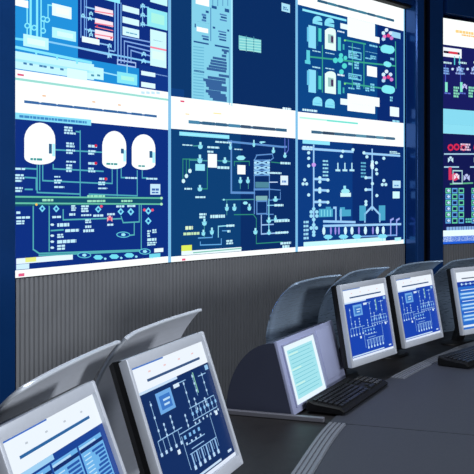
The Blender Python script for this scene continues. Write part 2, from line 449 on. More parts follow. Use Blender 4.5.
def d_bm(c):
    c.bg((8, 60, 112))
    c.UR(.52, 0, 1, 1, (6, 42, 98), 1)
    c.UR(0, 0, 1, .18, WH, 2)
    for a in range(8): c.UR(.13 + a*.098, .118, .13 + a*.098 + random.uniform(.07, .098), .139, random.choice([(50, 95, 130), (70, 130, 165), (55, 80, 110)]), 4)
    c.UR(.13, .121, .90, .137, (60, 100, 135), 3)
    c.Rc(181, 98.6, 185, 101.5, (220, 70, 110), 3)
    c.Rc(214, 112, 222, 114, (245, 225, 150), 3); c.Rc(186, 112.5, 190, 114, (240, 215, 160), 3)
    c.Rc(180, 130.5, 230, 138.5, (140, 225, 245)); c.Tx(183, 132.5, 228, 136.8, 1, (190, 240, 250), 4)
    PBX = (90, 140, 200)
    for p, w, col in (([(190, 159), (208, 160)], 1, TE), ([(183.5, 179), (183.5, 158), (200, 158.5)], .9, GR), ([(187, 174), (187, 158)], .9, GR), ([(190, 169), (190, 158)], .9, GR),
                      ([(208, 166), (208, 188), (203, 188)], .9, GR), ([(194, 145), (201, 145)], .9, TE), ([(217, 160), (232, 161)], .9, TE),
                      ([(232, 141), (232, 192), (255, 192.5)], 2.0, PBX), ([(229, 141), (283, 147), (287, 147)], 1.8, PBX), ([(285.5, 139), (285.5, 154)], 1.2, (90, 110, 200)), ([(289, 140), (289, 150), (285, 156)], 1.0, (90, 110, 200)),
                      ([(235, 165), (235, 161), (250, 161), (250, 165)], .9, GR), ([(241, 183), (241, 188)], .8, TE), ([(249, 183), (249, 188)], .8, TE),
                      ([(223, 199), (255, 199)], .9, TE), ([(227.5, 199), (227.5, 214)], .8, TE), ([(235, 214), (254, 214), (257, 218), (257, 243), (283, 241.5)], .9, GR),
                      ([(255, 160), (255, 213)], 1.3, PBX), ([(270, 160), (270, 200)], 1.3, PBX), ([(257, 156), (255, 160)], 1.2, PBX), ([(257, 155), (273, 154), (274, 158), (270, 161)], 1.1, PBX),
                      ([(262, 215), (262, 233.5), (289, 232)], 1.2, (150, 190, 235)), ([(269.5, 199), (269.5, 233)], 1.2, (130, 215, 240)), ([(262, 224.5), (274, 224)], 1.1, (150, 190, 235)),
                      ([(267, 214), (274, 214)], .9, PBX), ([(268, 205), (282, 205)], .9, (130, 200, 235)), ([(268, 220), (288, 219)], .9, (130, 200, 235)), ([(281, 192), (281, 199), (270, 200)], .9, PBX), ([(270, 189), (281, 190)], .9, PBX),
                      ([(272, 162), (281, 163)], .9, GR), ([(270, 173), (278, 173)], .9, (190, 215, 245)), ([(270, 182), (278, 182)], .9, (190, 215, 245)),
                      ([(219, 236), (219, 225.5), (234, 224.5)], 1, (140, 215, 235)), ([(201, 241), (201, 244), (222, 243.5), (222, 238)], .9, (95, 165, 220)), ([(199, 237), (213, 236.5), (213, 232)], .9, (95, 165, 220)),
                      ([(223, 230), (230, 230)], .8, (95, 165, 220)), ([(205, 224), (205, 237)], .8, TE)):
        c.Ln(p, w*.75, col)
    for x, y, rx, ry in ((201, 145, 3, 4), (200.5, 158.5, 3.2, 5), (200.5, 187.5, 3, 3.6), (225.5, 160, 3, 3.4), (231, 146.5, 2, 3.5), (254.5, 143.5, 1.8, 4), (274, 150.5, 2.2, 3.4), (285.5, 155.5, 2.2, 3),
                         (241.5, 157.5, 5.6, 3), (241, 180, 2.4, 3.6), (248.5, 180, 2.4, 3.6), (235, 207, 2.6, 4), (227.5, 207, 2.4, 4), (246, 202.5, 3, 2), (250, 207, 2.4, 3.8), (276, 199, 3, 3),
                         (205, 221.5, 3, 4), (212.5, 230.5, 2.5, 4), (204, 232, 2.4, 3.4), (269.5, 220, 3, 3), (276, 218, 1.8, 3), (256, 231, 2.6, 3.6), (269.5, 232, 2.4, 3),
                         (263, 142, 4, 1), (262, 142.5, 1.4, 1.4), (224.5, 199, 1.2, 1.2)):
        if rx < 3.5 and ry > 2.5:
            c.El(x, y+ry*.25, rx*.8, ry*.6, (140, 220, 236), 3, 7); c.Rc(x-rx*.35, y-ry*.95, x+rx*.35, y-ry*.2, (165, 232, 242), 4); c.Rc(x-rx*.85, y-ry*.2, x+rx*.85, y, (120, 200, 225), 4)
        else: c.El(x, y, rx*.85, ry*.85, (150, 226, 240), 3, 6)
    for x, y in ((184, 180), (187, 175), (190.5, 170)): c.El(x, y, 1.8, 2.2, (205, 240, 245), 4, 8)
    c.Rc(208.5, 153, 217.5, 167, (240, 250, 250), 4); c.Rc(238, 164.5, 246, 174, WH, 4); c.Rc(281, 175.5, 288.5, 185, (215, 235, 250), 4); c.Tx(282.5, 180, 287, 183, 1, (90, 130, 190), 5)
    c.Rc(196, 163, 205.5, 170, CY, 3)
    for k in range(3):
        y = 160 + 5*k
        c.Ln([(255, y), (270, y+5)], 1, (150, 205, 240), 3); c.Ln([(255, y+5), (270, y)], 1, (150, 205, 240), 3); c.Ln([(255, y), (270, y)], .8, PBX, 3)
        c.El(256, y+2.5, 1.6, 1.3, (170, 220, 245), 4, 6); c.El(269, y+2.5, 1.6, 1.3, (170, 220, 245), 4, 6)
    c.Ln([(255, 175), (270, 175)], 1, PBX, 3)
    c.Rc(256, 181.5, 269.5, 187.5, (75, 130, 150), 3); c.Rc(256.5, 195.5, 268, 200.5, (120, 170, 175), 3); c.Box(257, 200, 268, 214, 1.0, PBX, 3); c.Ln([(255, 189), (270, 189)], 1.4, PBX)
    for q in ((183, 143, 193, 145.3, 1), (208, 145, 220, 148.5, 1), (208, 149.5, 214, 152.5, 1), (216, 140, 232, 143.5, 1), (218, 165, 230, 169, 1), (185, 186.5, 192.5, 189, 1), (196, 195, 206, 197.5, 1),
              (281, 161.5, 291, 165, 1), (271, 171.5, 282, 174.4, 1), (235, 148, 243, 150, 1), (200, 212, 209, 217.5, 2), (211, 213.5, 225.5, 217.5, 1), (275, 203.5, 284, 206.5, 1), (275, 219, 290, 222, 1),
              (227, 239, 234, 243.5, 2), (227, 223.5, 235, 226.3, 1), (228, 229, 231, 232, 1), (276, 231, 288.5, 233.5, 1), (281, 241.5, 291.5, 244, 1), (283, 244.5, 290, 248, 1)):
        c.Tx(*q)
    c.Tx(186, 224.5, 193.5, 229, 1, (215, 238, 200)); c.Tx(184, 231, 200, 234, 1, (190, 225, 180))
    c.Rc(182, 244.3, 192.5, 249.6, (215, 230, 90), 3)
    c.Rc(182, 250, 242, 250.2, (225, 243, 248), 3); c.Ln([(194, 251.6), (242, 247.6)], .7, (120, 190, 170), 4)
    c.UR(0, .966, 1, 1, WH, 3); c.Rc(182.5, 257.4, 186, 259.2, (225, 80, 120), 5)
    seams(c)

def d_tr(c):
    c.bg((8, 66, 130))
    c.Rc(378, -10, 405, 125, (7, 40, 108), 1)
    c.UR(0, 0, 1, .19, WH, 2)
    for a in range(8): c.UR(.17 + a*.091, .112, .17 + a*.091 + random.uniform(.07, .091), .133, random.choice([(45, 90, 120), (60, 120, 145)]), 4)
    c.UR(.17, .114, .89, .131, (55, 105, 130), 3)
    c.Rc(303, 8.5, 347, 21.5, (140, 228, 245), 3)
    c.Rc(348, 17, 375.5, 37, (240, 252, 252), 4); c.Rc(348, 30, 380, 43.5, (240, 252, 252), 4)
    c.Rc(348, 93.5, 380, 107, (240, 252, 252), 4); c.Rc(348, 103, 375.5, 114, (240, 252, 252), 4)
    for dy, s in ((0, 0), (43.5, 1)):
        c.Rc(309, 25 + dy*1.02, 316.5, 49 + dy*1.02, (135, 215, 240), 3); c.Rc(307.5, 27+dy, 310, 42+dy, (100, 190, 225), 3)
        c.Rc(319, 28 + dy*1.1, 322, 42 + dy*1.1, (70, 200, 190), 3); c.Rc(317.5, 26+dy*1.05, 318.6, 46+dy*1.05, (20, 100, 130), 3)
        c.Rc(325.5, 30+dy, 336.5, 51+dy, (222, 248, 240), 3); c.El(331, 31.5+dy, 5.4, 3.6, (222, 248, 240), 3)
        c.Rc(328.5, 34+dy, 334, 44+dy, (150, 190, 190), 4); c.Rc(331.5, 36+dy, 334, 43+dy, (70, 50, 90), 5)
        c.Rc(338.5, 37+dy, 341.5, 51+dy, (80, 195, 200), 3)
        c.Tx(338, 30+dy, 345, 33.5+dy, 1, (215, 235, 250)); c.El(345.5, 40.5+dy, 1, 1, (130, 220, 120), 4, 6)
        c.Rc(343.3, 44+dy, 345, 50+dy, (60, 170, 170), 3)
    for x, y in ((318, 21), (330, 23), (318, 102), (330.5, 104)):
        c.El(x, y, 4.8, 5, (130, 218, 240), 3, 14, 180, 360); c.Rc(x-4.8, y-.8, x+4.8, y+4.6, (130, 218, 240), 3); c.Rc(x-3.5, y+1, x+3.5, y+2.4, (95, 185, 220), 4)
    c.Rc(341, 23, 348, 30, (228, 246, 252), 4); c.Rc(341, 98.5, 348.5, 105.5, (228, 246, 252), 4)
    c.Rc(307, 50, 310.5, 64.5, (90, 200, 215), 3); c.Rc(305.5, 60, 311, 64.5, (90, 200, 215), 3)
    for q in ((313, 50, 321.5, 53, 1), (326, 52, 335, 55, 1), (313, 66, 321, 69.3, 1), (326, 67.5, 335, 70.5, 1)): c.Tx(*q, col=(170, 225, 240))
    for p in ([(311, 57), (396, 66)], [(323, 46), (323, 92)], [(364.5, 44), (364.5, 88)], [(345, 83), (395, 90)], [(396, 42), (396.5, 88)], [(345, 40), (366, 44)], [(380, 47), (396, 50)], [(353, 44), (353, 88)]):
        c.Ln(p, .9, (55, 160, 135), 3)
    for q in ((349, 46, 361, 49.5, 1), (349, 51, 360, 59, 3), (349, 62, 353, 66, 1), (355, 61, 361, 70, 3), (350, 73, 361, 80, 3), (354, 82, 361, 86, 1), (366, 51, 378, 54, 1), (366, 57, 372, 60, 1),
              (371, 55, 377, 60, 2), (371, 83, 376, 92, 3), (366, 87, 370, 92, 2), (391, 57, 394.5, 61, 1), (390.5, 96, 394, 102, 2), (349, 87, 355, 90, 1), (357, 85, 362, 90, 2), (370, 44, 378, 48, 1)):
        c.Tx(*q, col=(125, 205, 230))
    for x, y, r in ((336, 60.5, 2.6), (341, 60, 2.8), (345, 66, 2.6), (341.5, 55.5, 2.2), (342, 72, 2.4), (346, 58, 2)):
        c.El(x, y, r, r*1.1, (80, 210, 205), 4, 8)
    c.Box(349, 50, 362, 60.5, .7, (110, 200, 225), 4); c.Box(349, 73, 362, 81, .7, (110, 200, 225), 4)
    c.Rc(367.5, 65.5, 377.5, 77.5, (240, 250, 252), 4)
    for y in (30, 71.5):
        for x, dy, col in ((384, 3, (200, 235, 250)), (387, 0, (215, 235, 250)), (391, 3, (200, 225, 250)), (385, 6.5, (225, 120, 190)), (389, 5.5, (215, 60, 120)), (392, 8, (200, 120, 200)), (384, 9, (170, 215, 240))):
            c.El(x, y+dy, 1.9, 2, col, 4, 8)
    c.Rc(392, 31, 401, 39, (150, 205, 235), 3)
    for x0, x1, y0, y1 in ((381, 395, 44.5, 54), (382, 395.5, 85, 94), (384, 392, 61.5, 67)):
        cy = (y0+y1)/2; ry = (y1-y0)/2*.86
        c.Rc(x0+ry, cy-ry-.7, x1-ry, cy+ry+.7, (125, 225, 235), 4); c.El(x0+ry, cy-.4, ry, ry, (125, 225, 235), 4); c.El(x1-ry, cy+.4, ry, ry, (125, 225, 235), 4)
    c.Rc(390.5, 106.5, 399.5, 117, (228, 245, 252), 3); c.Tx(393, 119.5, 400, 123, 1, (150, 220, 240)); c.Tx(303, 108.5, 318, 113, 1, (200, 240, 250))
    c.UR(0, .985, 1, 1, WH, 3)
    seams(c)

def d_br(c):
    c.bg((8, 56, 124))
    c.UR(.48, 0, 1, 1, (7, 42, 106), 1)
    c.UR(0, 0, 1, .185, WH, 2)
    c.UR(.12, .114, .90, .132, (60, 95, 120), 3)
    c.Rc(300, 117, 358, 124.3, (175, 238, 222), 3); c.Rc(327, 120, 358, 124.5, (110, 220, 205), 4)
    for a in range(8): c.UR(.12 + a*.098, .112, .12 + a*.098 + random.uniform(.07, .098), .134, random.choice([(60, 100, 130), (50, 70, 95), (85, 140, 165)]), 4)
    c.Rc(303, 140, 330, 145.5, (140, 225, 245), 3)
    V = (150, 200, 240)
    for p in ([(303, 148.5), (353, 152)], [(364, 153.5), (400, 156)], [(314, 146), (314, 232)], [(372.3, 150), (372.3, 210)], [(314, 179), (328, 179.8)], [(314, 190), (328, 190.7)], [(314, 202), (328, 202.3)],
              [(372, 178), (366, 178)], [(372, 190), (366, 190)], [(372.3, 207), (365, 214.5), (365, 222)], [(372.3, 207), (380, 215), (380, 222)], [(324, 221.5), (355, 222.5)], [(336, 221), (336, 208), (334, 208)], [(341, 210), (341, 222)],
              [(324, 226), (401, 225)]):
        c.Ln(p, 1.3, V, 3)
    c.Tx(303, 145.8, 314, 151, 2, (190, 232, 248)); c.Tx(390, 151, 401, 154.5, 2)
    for x, y in ((309, 153), (309, 158.5), (309, 166), (343, 151.5), (341.5, 156.5), (353, 150), (364, 153), (367, 157), (384, 158.5), (376.5, 163), (376.5, 170), (309, 195), (328, 180), (328, 191), (328, 202.5), (320, 178), (320, 189),
                 (320, 201), (320, 205), (366, 178), (366, 190), (366, 202), (377, 196), (372.5, 162), (372.5, 168), (372.5, 184), (377, 174), (320, 192), (366, 205), (320, 182), (305, 180), (303.5, 184), (307, 184), (384, 181), (382.5, 185), (386, 185)):
        c.El(x, y, 1.6, 1.7, (185, 232, 246), 4, 8)
    c.El(314, 165, 2.2, 2.2, (190, 150, 230), 5, 8); c.El(372.3, 166, 1.8, 4, (215, 240, 250), 4, 8)
    for k in range(5): c.Tx(323, 160+3.6*k, 328.5, 162.6+3.6*k, 1, (150, 215, 235)); c.Tx(361, 162+3.4*k, 366, 164.6+3.4*k, 1, (95, 175, 205))
    for x in (338, 345, 352): c.Ln([(x, 164), (x, 169)], 1.1, (180, 230, 245), 3); c.Rc(x-2.4, 169.5, x+2.4, 171.6, (180, 230, 245), 3)
    c.Rc(343.5, 186, 346, 189, CY, 3); c.El(345.5, 191.5, 4.5, 2.6, (150, 225, 235), 3, 8); c.Rc(340.5, 193, 351, 197, (200, 238, 240), 3)
    c.Rc(393, 181, 401, 188.5, (180, 220, 240), 3); c.Tx(394.5, 185, 399, 187, 1, (90, 140, 190), 4); c.Rc(393, 192, 400, 199, (200, 240, 248), 3)
    for q in ((319, 209, 333, 217), (326, 207, 331, 210), (339.5, 210, 351, 216.5), (340, 207.5, 345, 210), (359.5, 206, 366, 221), (379, 206, 385.5, 221)): c.Rc(*q, (70, 160, 195), 3)
    for k in range(4): c.Rc(321+3*k, 210, 322.2+3*k, 216.5, (120, 205, 225), 4)
    for x, y in ((314, 209), (311.5, 212), (317, 212), (311.5, 216), (317, 216), (314, 219.5), (314, 225), (311.5, 228), (316.5, 228), (314, 232), (314, 235)): c.El(x, y, 1.8, 1.9, (150, 215, 240), 4, 8)
    for x in (324, 331, 335.5, 339, 345.5, 352, 359, 365.5, 373, 377.5, 383.5):
        c.El(x, 231, 1.6 if x in (324, 345.5, 352, 365.5, 377.5, 383.5) else .9, 4.2, (200, 238, 248) if x in (324, 345.5, 352, 365.5, 377.5, 383.5) else (150, 140, 225), 4, 8)
    for x in (391, 397): c.Ln([(x, 236), (x, 221), (x+2.5, 219.5)], 1.2, (150, 165, 235), 3)
    for x0, x1 in ((323.5, 333), (338.5, 348.5), (352, 362), (377.5, 388)): c.El((x0+x1)/2, 237, (x1-x0)/2, 2.4, (125, 215, 240), 4, 6); c.Ln([((x0+x1)/2, 237), ((x0+x1)/2, 241)], 1, (125, 215, 240), 3)
    c.Ln([(362, 237), (397, 236)], .9, (110, 160, 220), 3)
    for k in range(5): c.Tx(304, 220.5+4*k, 309, 223.5+4*k, 1, (150, 210, 235))
    c.Rc(304, 242, 386, 241.5, (190, 240, 245), 3); c.Rc(395, 238.5, 401.5, 242, (160, 230, 240), 3)
    c.UR(0, .966, 1, 1, WH, 3)
    seams(c)

def up(bx, by, k): return (bx, by - k)
G1 = 'rear-projection displays of the large curved video wall'
display(P[0], P[1], ZB, ZM, d_bl, [(15.5, 78), (170, 98), (170, 261), (15.5, 279)],
        'wall display with three white storage tanks above a pipe diagram, lower left of the wall', G1)
display(P[1], P[2], ZB, ZM, d_bm, [(170, 98), (297, 114), (297, 251.5), (170, 261)],
        'wall display with pipe diagram and yellow block at lower left, middle of the bottom row', G1)
display(P[2], P[3], ZB, ZM, d_br, [(297, 114), (405, 125), (405, 244.5), (297, 251.5)],
        'wall display with power line diagram and row of feeders, right end of the bottom row', G1)
def topquad(p0, p1, m0, m1):
    def px(p, z): return (237 + F*p[0]/p[1], HY - F*(z-EYE)/p[1])
    return [px(p0, ZT), px(p1, ZT), m1, m0]
display(P[0], P[1], ZM, ZT, d_tl, topquad(P[0], P[1], (15.5, 78), (170, 98)),
        'wall display with bright sky-blue flow chart and white boxes, upper left of the video wall', G1)
display(P[1], P[2], ZM, ZT, d_tm, topquad(P[1], P[2], (170, 98), (297, 114)),
        'wall display, mostly plain navy with one pale column of stepped dark bars', G1)
display(P[2], P[3], ZM, ZT, d_tr, topquad(P[2], P[3], (297, 114), (405, 125)),
        'wall display with pale vessels and two magenta dot clusters, right end of the top row', G1)

# second video wall, beyond the blue pillar
Q0 = Vector((1.762, 7.742)); qd = Vector((math.sin(R(56)), math.cos(R(56)))); Q1 = Q0 + 1.45*qd
ZB2, ZM2, ZT2 = EYE - .437, EYE + .60, EYE + 1.515
def pj(p, z): return (237 + F*p[0]/p[1], HY - F*(z-EYE)/p[1])
def d2t(c):
    c.bg((22, 26, 92))
    c.Rc(430, 10, 560, 47.5, WH, 1); c.UR(0, 0, 1, .25, WH, 2)
    c.Tx(456, 33, 530, 40, 1, (245, 205, 130)); c.Tx(462, 36, 520, 42, 1, (245, 190, 110), 4)
    c.Rc(437, 46, 462, 58.5, (235, 240, 248), 3); c.Rc(444, 50.5, 460, 54.8, (40, 20, 40), 4); c.Rc(449, 51, 458, 54.5, (215, 60, 80), 5)
    for x in (449, 464, 479, 494, 509, 524):
        c.Tx(x-5, 61, x+3, 64.5, 1, (190, 225, 230)); c.Tx(x-5, 67, x+2, 75, 3, (120, 160, 215)); c.El(x+4, 69, 1.4, 1.4, (200, 225, 250), 4, 6)
        c.Di(x+10.5, 69.5, 2.4, (170, 195, 240)); c.Tx(x+7, 72, x+14, 75, 1, (150, 170, 225))
        c.Rc(x-3.5, 82, x-1, 92, (130, 225, 200), 3); c.Tx(x-4, 92, x+2, 94.5, 1, (90, 110, 200))
        c.Tx(x+5, 86, x+11, 98, 4, (130, 210, 180)); c.Di(x+16, 87, 2.4, (190, 190, 240)); c.Ln([(x-3, 65), (x-3, 92)], .7, (70, 90, 190), 2)
    for x in (455, 460): c.Ln([(x, 57), (x, 64)], 1, (80, 200, 210), 3)
    c.Rc(430, 107.5, 560, 160, (130, 210, 232), 5)
def d2b(c):
    c.bg((16, 22, 78))
    c.Rc(430, 90, 560, 139.5, (135, 214, 234), 1); c.Rc(430, 132.5, 560, 139.5, (195, 242, 246), 2)
    for k in range(4):
        x = 449 + 26*k
        for dx, y in ((2, 147.5), (8, 147), (15, 147.5)):
            c.El(x+dx, y, 3.2, 3.6, (205, 40, 80), 3, 8); c.El(x+dx, y, 1.6, 1.8, (60, 20, 70), 4, 8)
        c.Tx(x+12, 143, x+22, 151, 3, (220, 190, 215)); c.Ln([(x-4, 154), (x+22, 154)], .9, (160, 200, 220)); c.Di(x+2, 160, 2.6, (190, 225, 240)); c.Ln([(x-4, 167), (x+10, 167)], .9, (160, 200, 220))
        c.Rc(x, 167, x+3, 180, (205, 50, 90), 3); c.El(x+6, 177, 4, 4, (210, 60, 100), 3, 8); c.Di(x+8, 177, 2.6, (235, 220, 235), 4); c.Di(x+18, 178, 3, (180, 190, 235), 4)
        c.Box(x+4, 170, x+14, 184, .8, (170, 210, 215), 3); c.Ln([(x+2, 184), (x+24, 183)], 1, (90, 170, 130))
        for i in range(6):
            for j in range(3):
                c.Box(x-3+6.5*j, 188+6*i, x+2.4+6.5*j, 193.4+6*i, .8, (90, 160, 220) if (i+j) % 2 else (95, 200, 160), 3)
                if (i*3+j) % 3 == 0: c.El(x+6.5*j, 190.6+6*i, 1.5, 1.5, (190, 215, 250), 4, 6)
        c.Tx(x+17, 218, x+24, 223, 2, (90, 190, 170))
    c.Tx(447, 226, 555, 229.5, 1, (130, 170, 220))
    c.Rc(430, 231, 560, 237, (225, 245, 252), 5); c.Rc(430, 237, 560, 250, (30, 90, 205), 5)
G2 = 'rear-projection displays of the second video wall'
display(Q0, Q1, ZM2, ZT2, d2t, [pj(Q0, ZT2), pj(Q1, ZT2), pj(Q1, ZM2), pj(Q0, ZM2)],
        'wall display with orange heading and red label, upper one beyond the blue pillar', G2, .06)
display(Q0, Q1, ZB2, ZM2, d2b, [pj(Q0, ZM2), pj(Q1, ZM2), pj(Q1, ZB2), pj(Q0, ZB2)],
        'wall display with red symbols and blue-green lattice, lower one beyond the blue pillar', G2, .06)

# ribbed grey panelling below the displays
def ribbed(name, p0, p1, z1, back=.02):
    d = Vector((p1[0]-p0[0], p1[1]-p0[1])); W = d.length
    n = int(W / .031)
    b = bmesh.new(); prev = None
    prof = []
    for k in range(n):
        a = k * W / n; s = W / n
        prof += [(a, 0), (a + s*.55, 0), (a + s*.66, .011), (a + s*.90, .011)]
    prof.append((W, 0))
    lo = [b.verts.new((x, y, 0)) for x, y in prof]; hi = [b.verts.new((x, y, z1)) for x, y in prof]
    for i in range(len(prof)-1): b.faces.new((lo[i], lo[i+1], hi[i+1], hi[i]))
    bl = [b.verts.new(v) for v in ((0, .06, 0), (W, .06, 0), (W, .06, z1), (0, .06, z1))]
    b.faces.new((bl[1], bl[0], bl[3], bl[2]))
    b.faces.new(hi + [bl[2], bl[3]])
    m = MB(); m.join(b)
    o = m.build(name, M['dado'])
    o.location = (p0[0], p0[1], 0); o.rotation_euler = (0, 0, math.atan2(d.y, d.x))
    return tag(o, kind='structure')
off = .012
for i in range(3):
    ribbed('wall_lower_%s' % ('left', 'middle', 'right')[i], (P[i][0], P[i][1]+off), (P[i+1][0], P[i+1][1]+off), ZB - .006)
ribbed('wall_lower_far', (Q0[0], Q0[1]+off), (Q1[0], Q1[1]+off), ZB2 - .006)

# blue lacquered frame
d1 = Vector((P[1][0]-P[0][0], P[1][1]-P[0][1])).normalized(); n1 = Vector((d1.y, -d1.x))
p0 = Vector(P[0])
a = p0 + n1*.012 - d1*.010
pl = [a, a - d1*.62, a - d1*.62 - n1*.3, p0 - n1*.3 - d1*.010, p0 - d1*.010]
tag(MB().prism([tuple(v) for v in pl], 0, 3.69, .004).build('frame_pillar', M['blue']),
    'broad flat blue pillar at the left edge of the video wall', 'pillar')
pil = empty('frame_pillar', (1.5, 7.62, 0))
tag(pil, 'tall glossy blue double pillar with black slot, between the two video walls', 'pillar')
def loc(pts): return [(x-1.5, y-7.62) for x, y in pts]
MB().prism(loc([(1.425, 7.602), (1.494, 7.532), (1.512, 7.527), (1.571, 7.556), (1.560, 7.80), (1.430, 7.80)]), 0, 3.68, .003).build('post', M['blue'], pil)
MB().prism(loc([(1.636, 7.625), (1.768, 7.712), (1.757, 7.734), (1.655, 7.800), (1.622, 7.78)]), 0, 3.68, .003).build('post', M['blue'], pil)
MB().prism(loc([(1.562, 7.72), (1.634, 7.74), (1.624, 7.78), (1.562, 7.80)]), 0, 3.68).build('slot_shade_sheet', M['gap'], pil)  # black sheet added in the open slot to keep its depth dark

def beam(p0, p1, z0, fwd, m):
    d = Vector((p1[0]-p0[0], p1[1]-p0[1])).normalized(); n = Vector((d.y, -d.x))
    p0 = Vector(p0); p1 = Vector(p1)
    pts = [p0 + n*fwd, p0 - n*.3, p1 - n*.3, p1 + n*fwd]
    m.prism([tuple(v) for v in pts[::-1]], z0, 3.69)
bt = MB()
for i in range(3): beam(P[i], P[i+1], ZT + .02, .085, bt)
bo = empty('frame_beam', (P[2][0], P[2][1], ZT))
tag(bo, 'dark blue fascia beam running along the top of the large video wall', 'beam')
o = bt.build('fascia', M['blue'], loc=(P[2][0], P[2][1], ZT)); o.location = (0, 0, 0); o.parent = bo
g = MB()
for i in range(3): 
    d = (Vector(P[i+1]) - Vector(P[i])).normalized(); n = Vector((d.y, -d.x))
    q = [Vector(P[i]) + n*.06, Vector(P[i]) - n*.2, Vector(P[i+1]) - n*.2, Vector(P[i+1]) + n*.06]
    g.prism([tuple(v) for v in q[::-1]], ZT + .001, ZT + .018)
o = g.build('shadow_gap', M['gap'], loc=(P[2][0], P[2][1], ZT)); o.location = (0, 0, 0); o.parent = bo  # solid black strip, the dark gap under the beam put into colour
bt = MB(); beam(tuple(Q0), tuple(Q1), ZT2 + .03, .06, bt)
tag(bt.build('frame_beam', M['blue'], loc=(Q0[0], Q0[1], ZT2)), 'dark blue fascia beam above the displays beyond the pillar', 'beam')

# ------------------------------------------------------------------ console
OUT = [(-.62, .2), (-.40, .62), (-.215, 1.2), (-.075, 1.7), (.055, 2.16), (.146, 2.471), (.289, 2.969), (.475, 3.43), (.706, 3.885), (1.028, 4.403), (1.245, 4.69), (1.60, 5.03), (2.05, 5.33), (2.55, 5.52)]
def crom(pts, n=8):
    out = []
    P4 = [pts[0]] + pts + [pts[-1]]
    for i in range(1, len(P4)-2):
        p0, p1, p2, p3 = [Vector(p) for p in P4[i-1:i+3]]
        for k in range(n):
            t = k/n
            out.append(.5*((2*p1) + (p2-p0)*t + (2*p0-5*p1+4*p2-p3)*t*t + (3*p1-p0-3*p2+p3)*t**3))
    out.append(Vector(pts[-1]))
    return out
CV = crom(OUT)
def nrm(i):
    t = (CV[min(i+2, len(CV)-1)] - CV[max(i-2, 0)]).normalized()
    return Vector((t.y, -t.x))     # towards the operators
def offc(i, d): return CV[i] + nrm(i)*d
seam_i = min(range(len(CV)), key=lambda i: (CV[i] - Vector((.300, 3.03))).length)
strip_i = min(range(len(CV)), key=lambda i: (CV[i] - Vector((.64, 3.78))).length)
def slab(m, i0, i1, d0, d1, z0, z1):
    rings = []
    for i in range(i0, i1+1):
        a = offc(i, d0); b = offc(i, d1)
        if i == seam_i:      # open joint between the two units
            sg = nrm(i); sg = Vector((-sg.y, sg.x)) * (.003 if i == i0 else -.003)
            a = a + sg; b = b + sg
        rings.append([(a.x, a.y, z0), (b.x, b.y, z0), (b.x, b.y, z1), (a.x, a.y, z1)])
    m.loft(rings)
    return m
def console(i0, i1, label):
    mid = (i0+i1)//2; c = offc(mid, .2); L = (c.x, c.y, 0)
    t = empty('control_console', L); tag(t, label, 'desk', 'curved control console units')
    def part(m, name, mt, **k):
        o = m.build(name, mt, loc=L, **k); o.location = (0, 0, 0); o.parent = t; return o
    j0 = i0 if i0 == 0 else strip_i
    m = slab(MB(), i0, i1, .062, .86, DESK-.04, DESK)
    if j0 > i0: slab(m, i0, j0, 0, .062, DESK-.04, DESK)
    part(m, 'worktop', M['desk'])
    m = MB(); slab(m, j0, i1, .0005, .060, DESK-.04, DESK-.001)
    for k in range(4): slab(m, j0, i1, .003+.0148*k, .003+.0148*k+.0095, DESK-.002, DESK+.003)
    part(m, 'cable_strip', M['strip'])
    part(slab(MB(), i0, i1, -.46, -.002, DESK-.035, DESK-.004), 'rear_tray', M['tray'])
    part(slab(MB(), i0, i1, -.45, -.42, 0, DESK-.036), 'back_panel', M['body'])
    part(slab(MB(), i0, i1, .28, .31, 0, DESK-.041), 'front_panel', M['body'])
    for i in (i0, i1):
        a, b = offc(i, -.415), offc(i, .275); s = (CV[min(i+1, len(CV)-1)] - CV[max(i-1, 0)]).normalized() * (.03 if i == i0 else -.03)
        a, b = a + s*.15, b + s*.15
        q = [a, b, b + s, a + s]
        part(MB().prism([tuple(v) for v in q], .0, DESK-.042), 'end_panel', M['body'])
    return t
NA = console(0, seam_i, 'near curved dark grey console unit carrying the two large tilted monitors')
FA = console(seam_i+0, len(CV)-1, 'far curved dark grey console unit carrying the slanted terminal and three far monitors')
# tiny joint between the two units

# raised grey bar along the joint at the tray end
sd = nrm(seam_i); sb = CV[seam_i]
bt_dir = Vector((-sd.y, sd.x))
tag((lambda q: MB().prism([tuple(v) for v in q], DESK-.003, DESK+.012, .002).build('divider_bar', M['bar']))(
    [sb - sd*.46 + bt_dir*.0, sb - sd*.02, sb - sd*.02 + bt_dir*.022, sb - sd*.46 + bt_dir*.022]),
    'low grey divider bar across the tray, in front of the slanted terminal', 'divider bar')

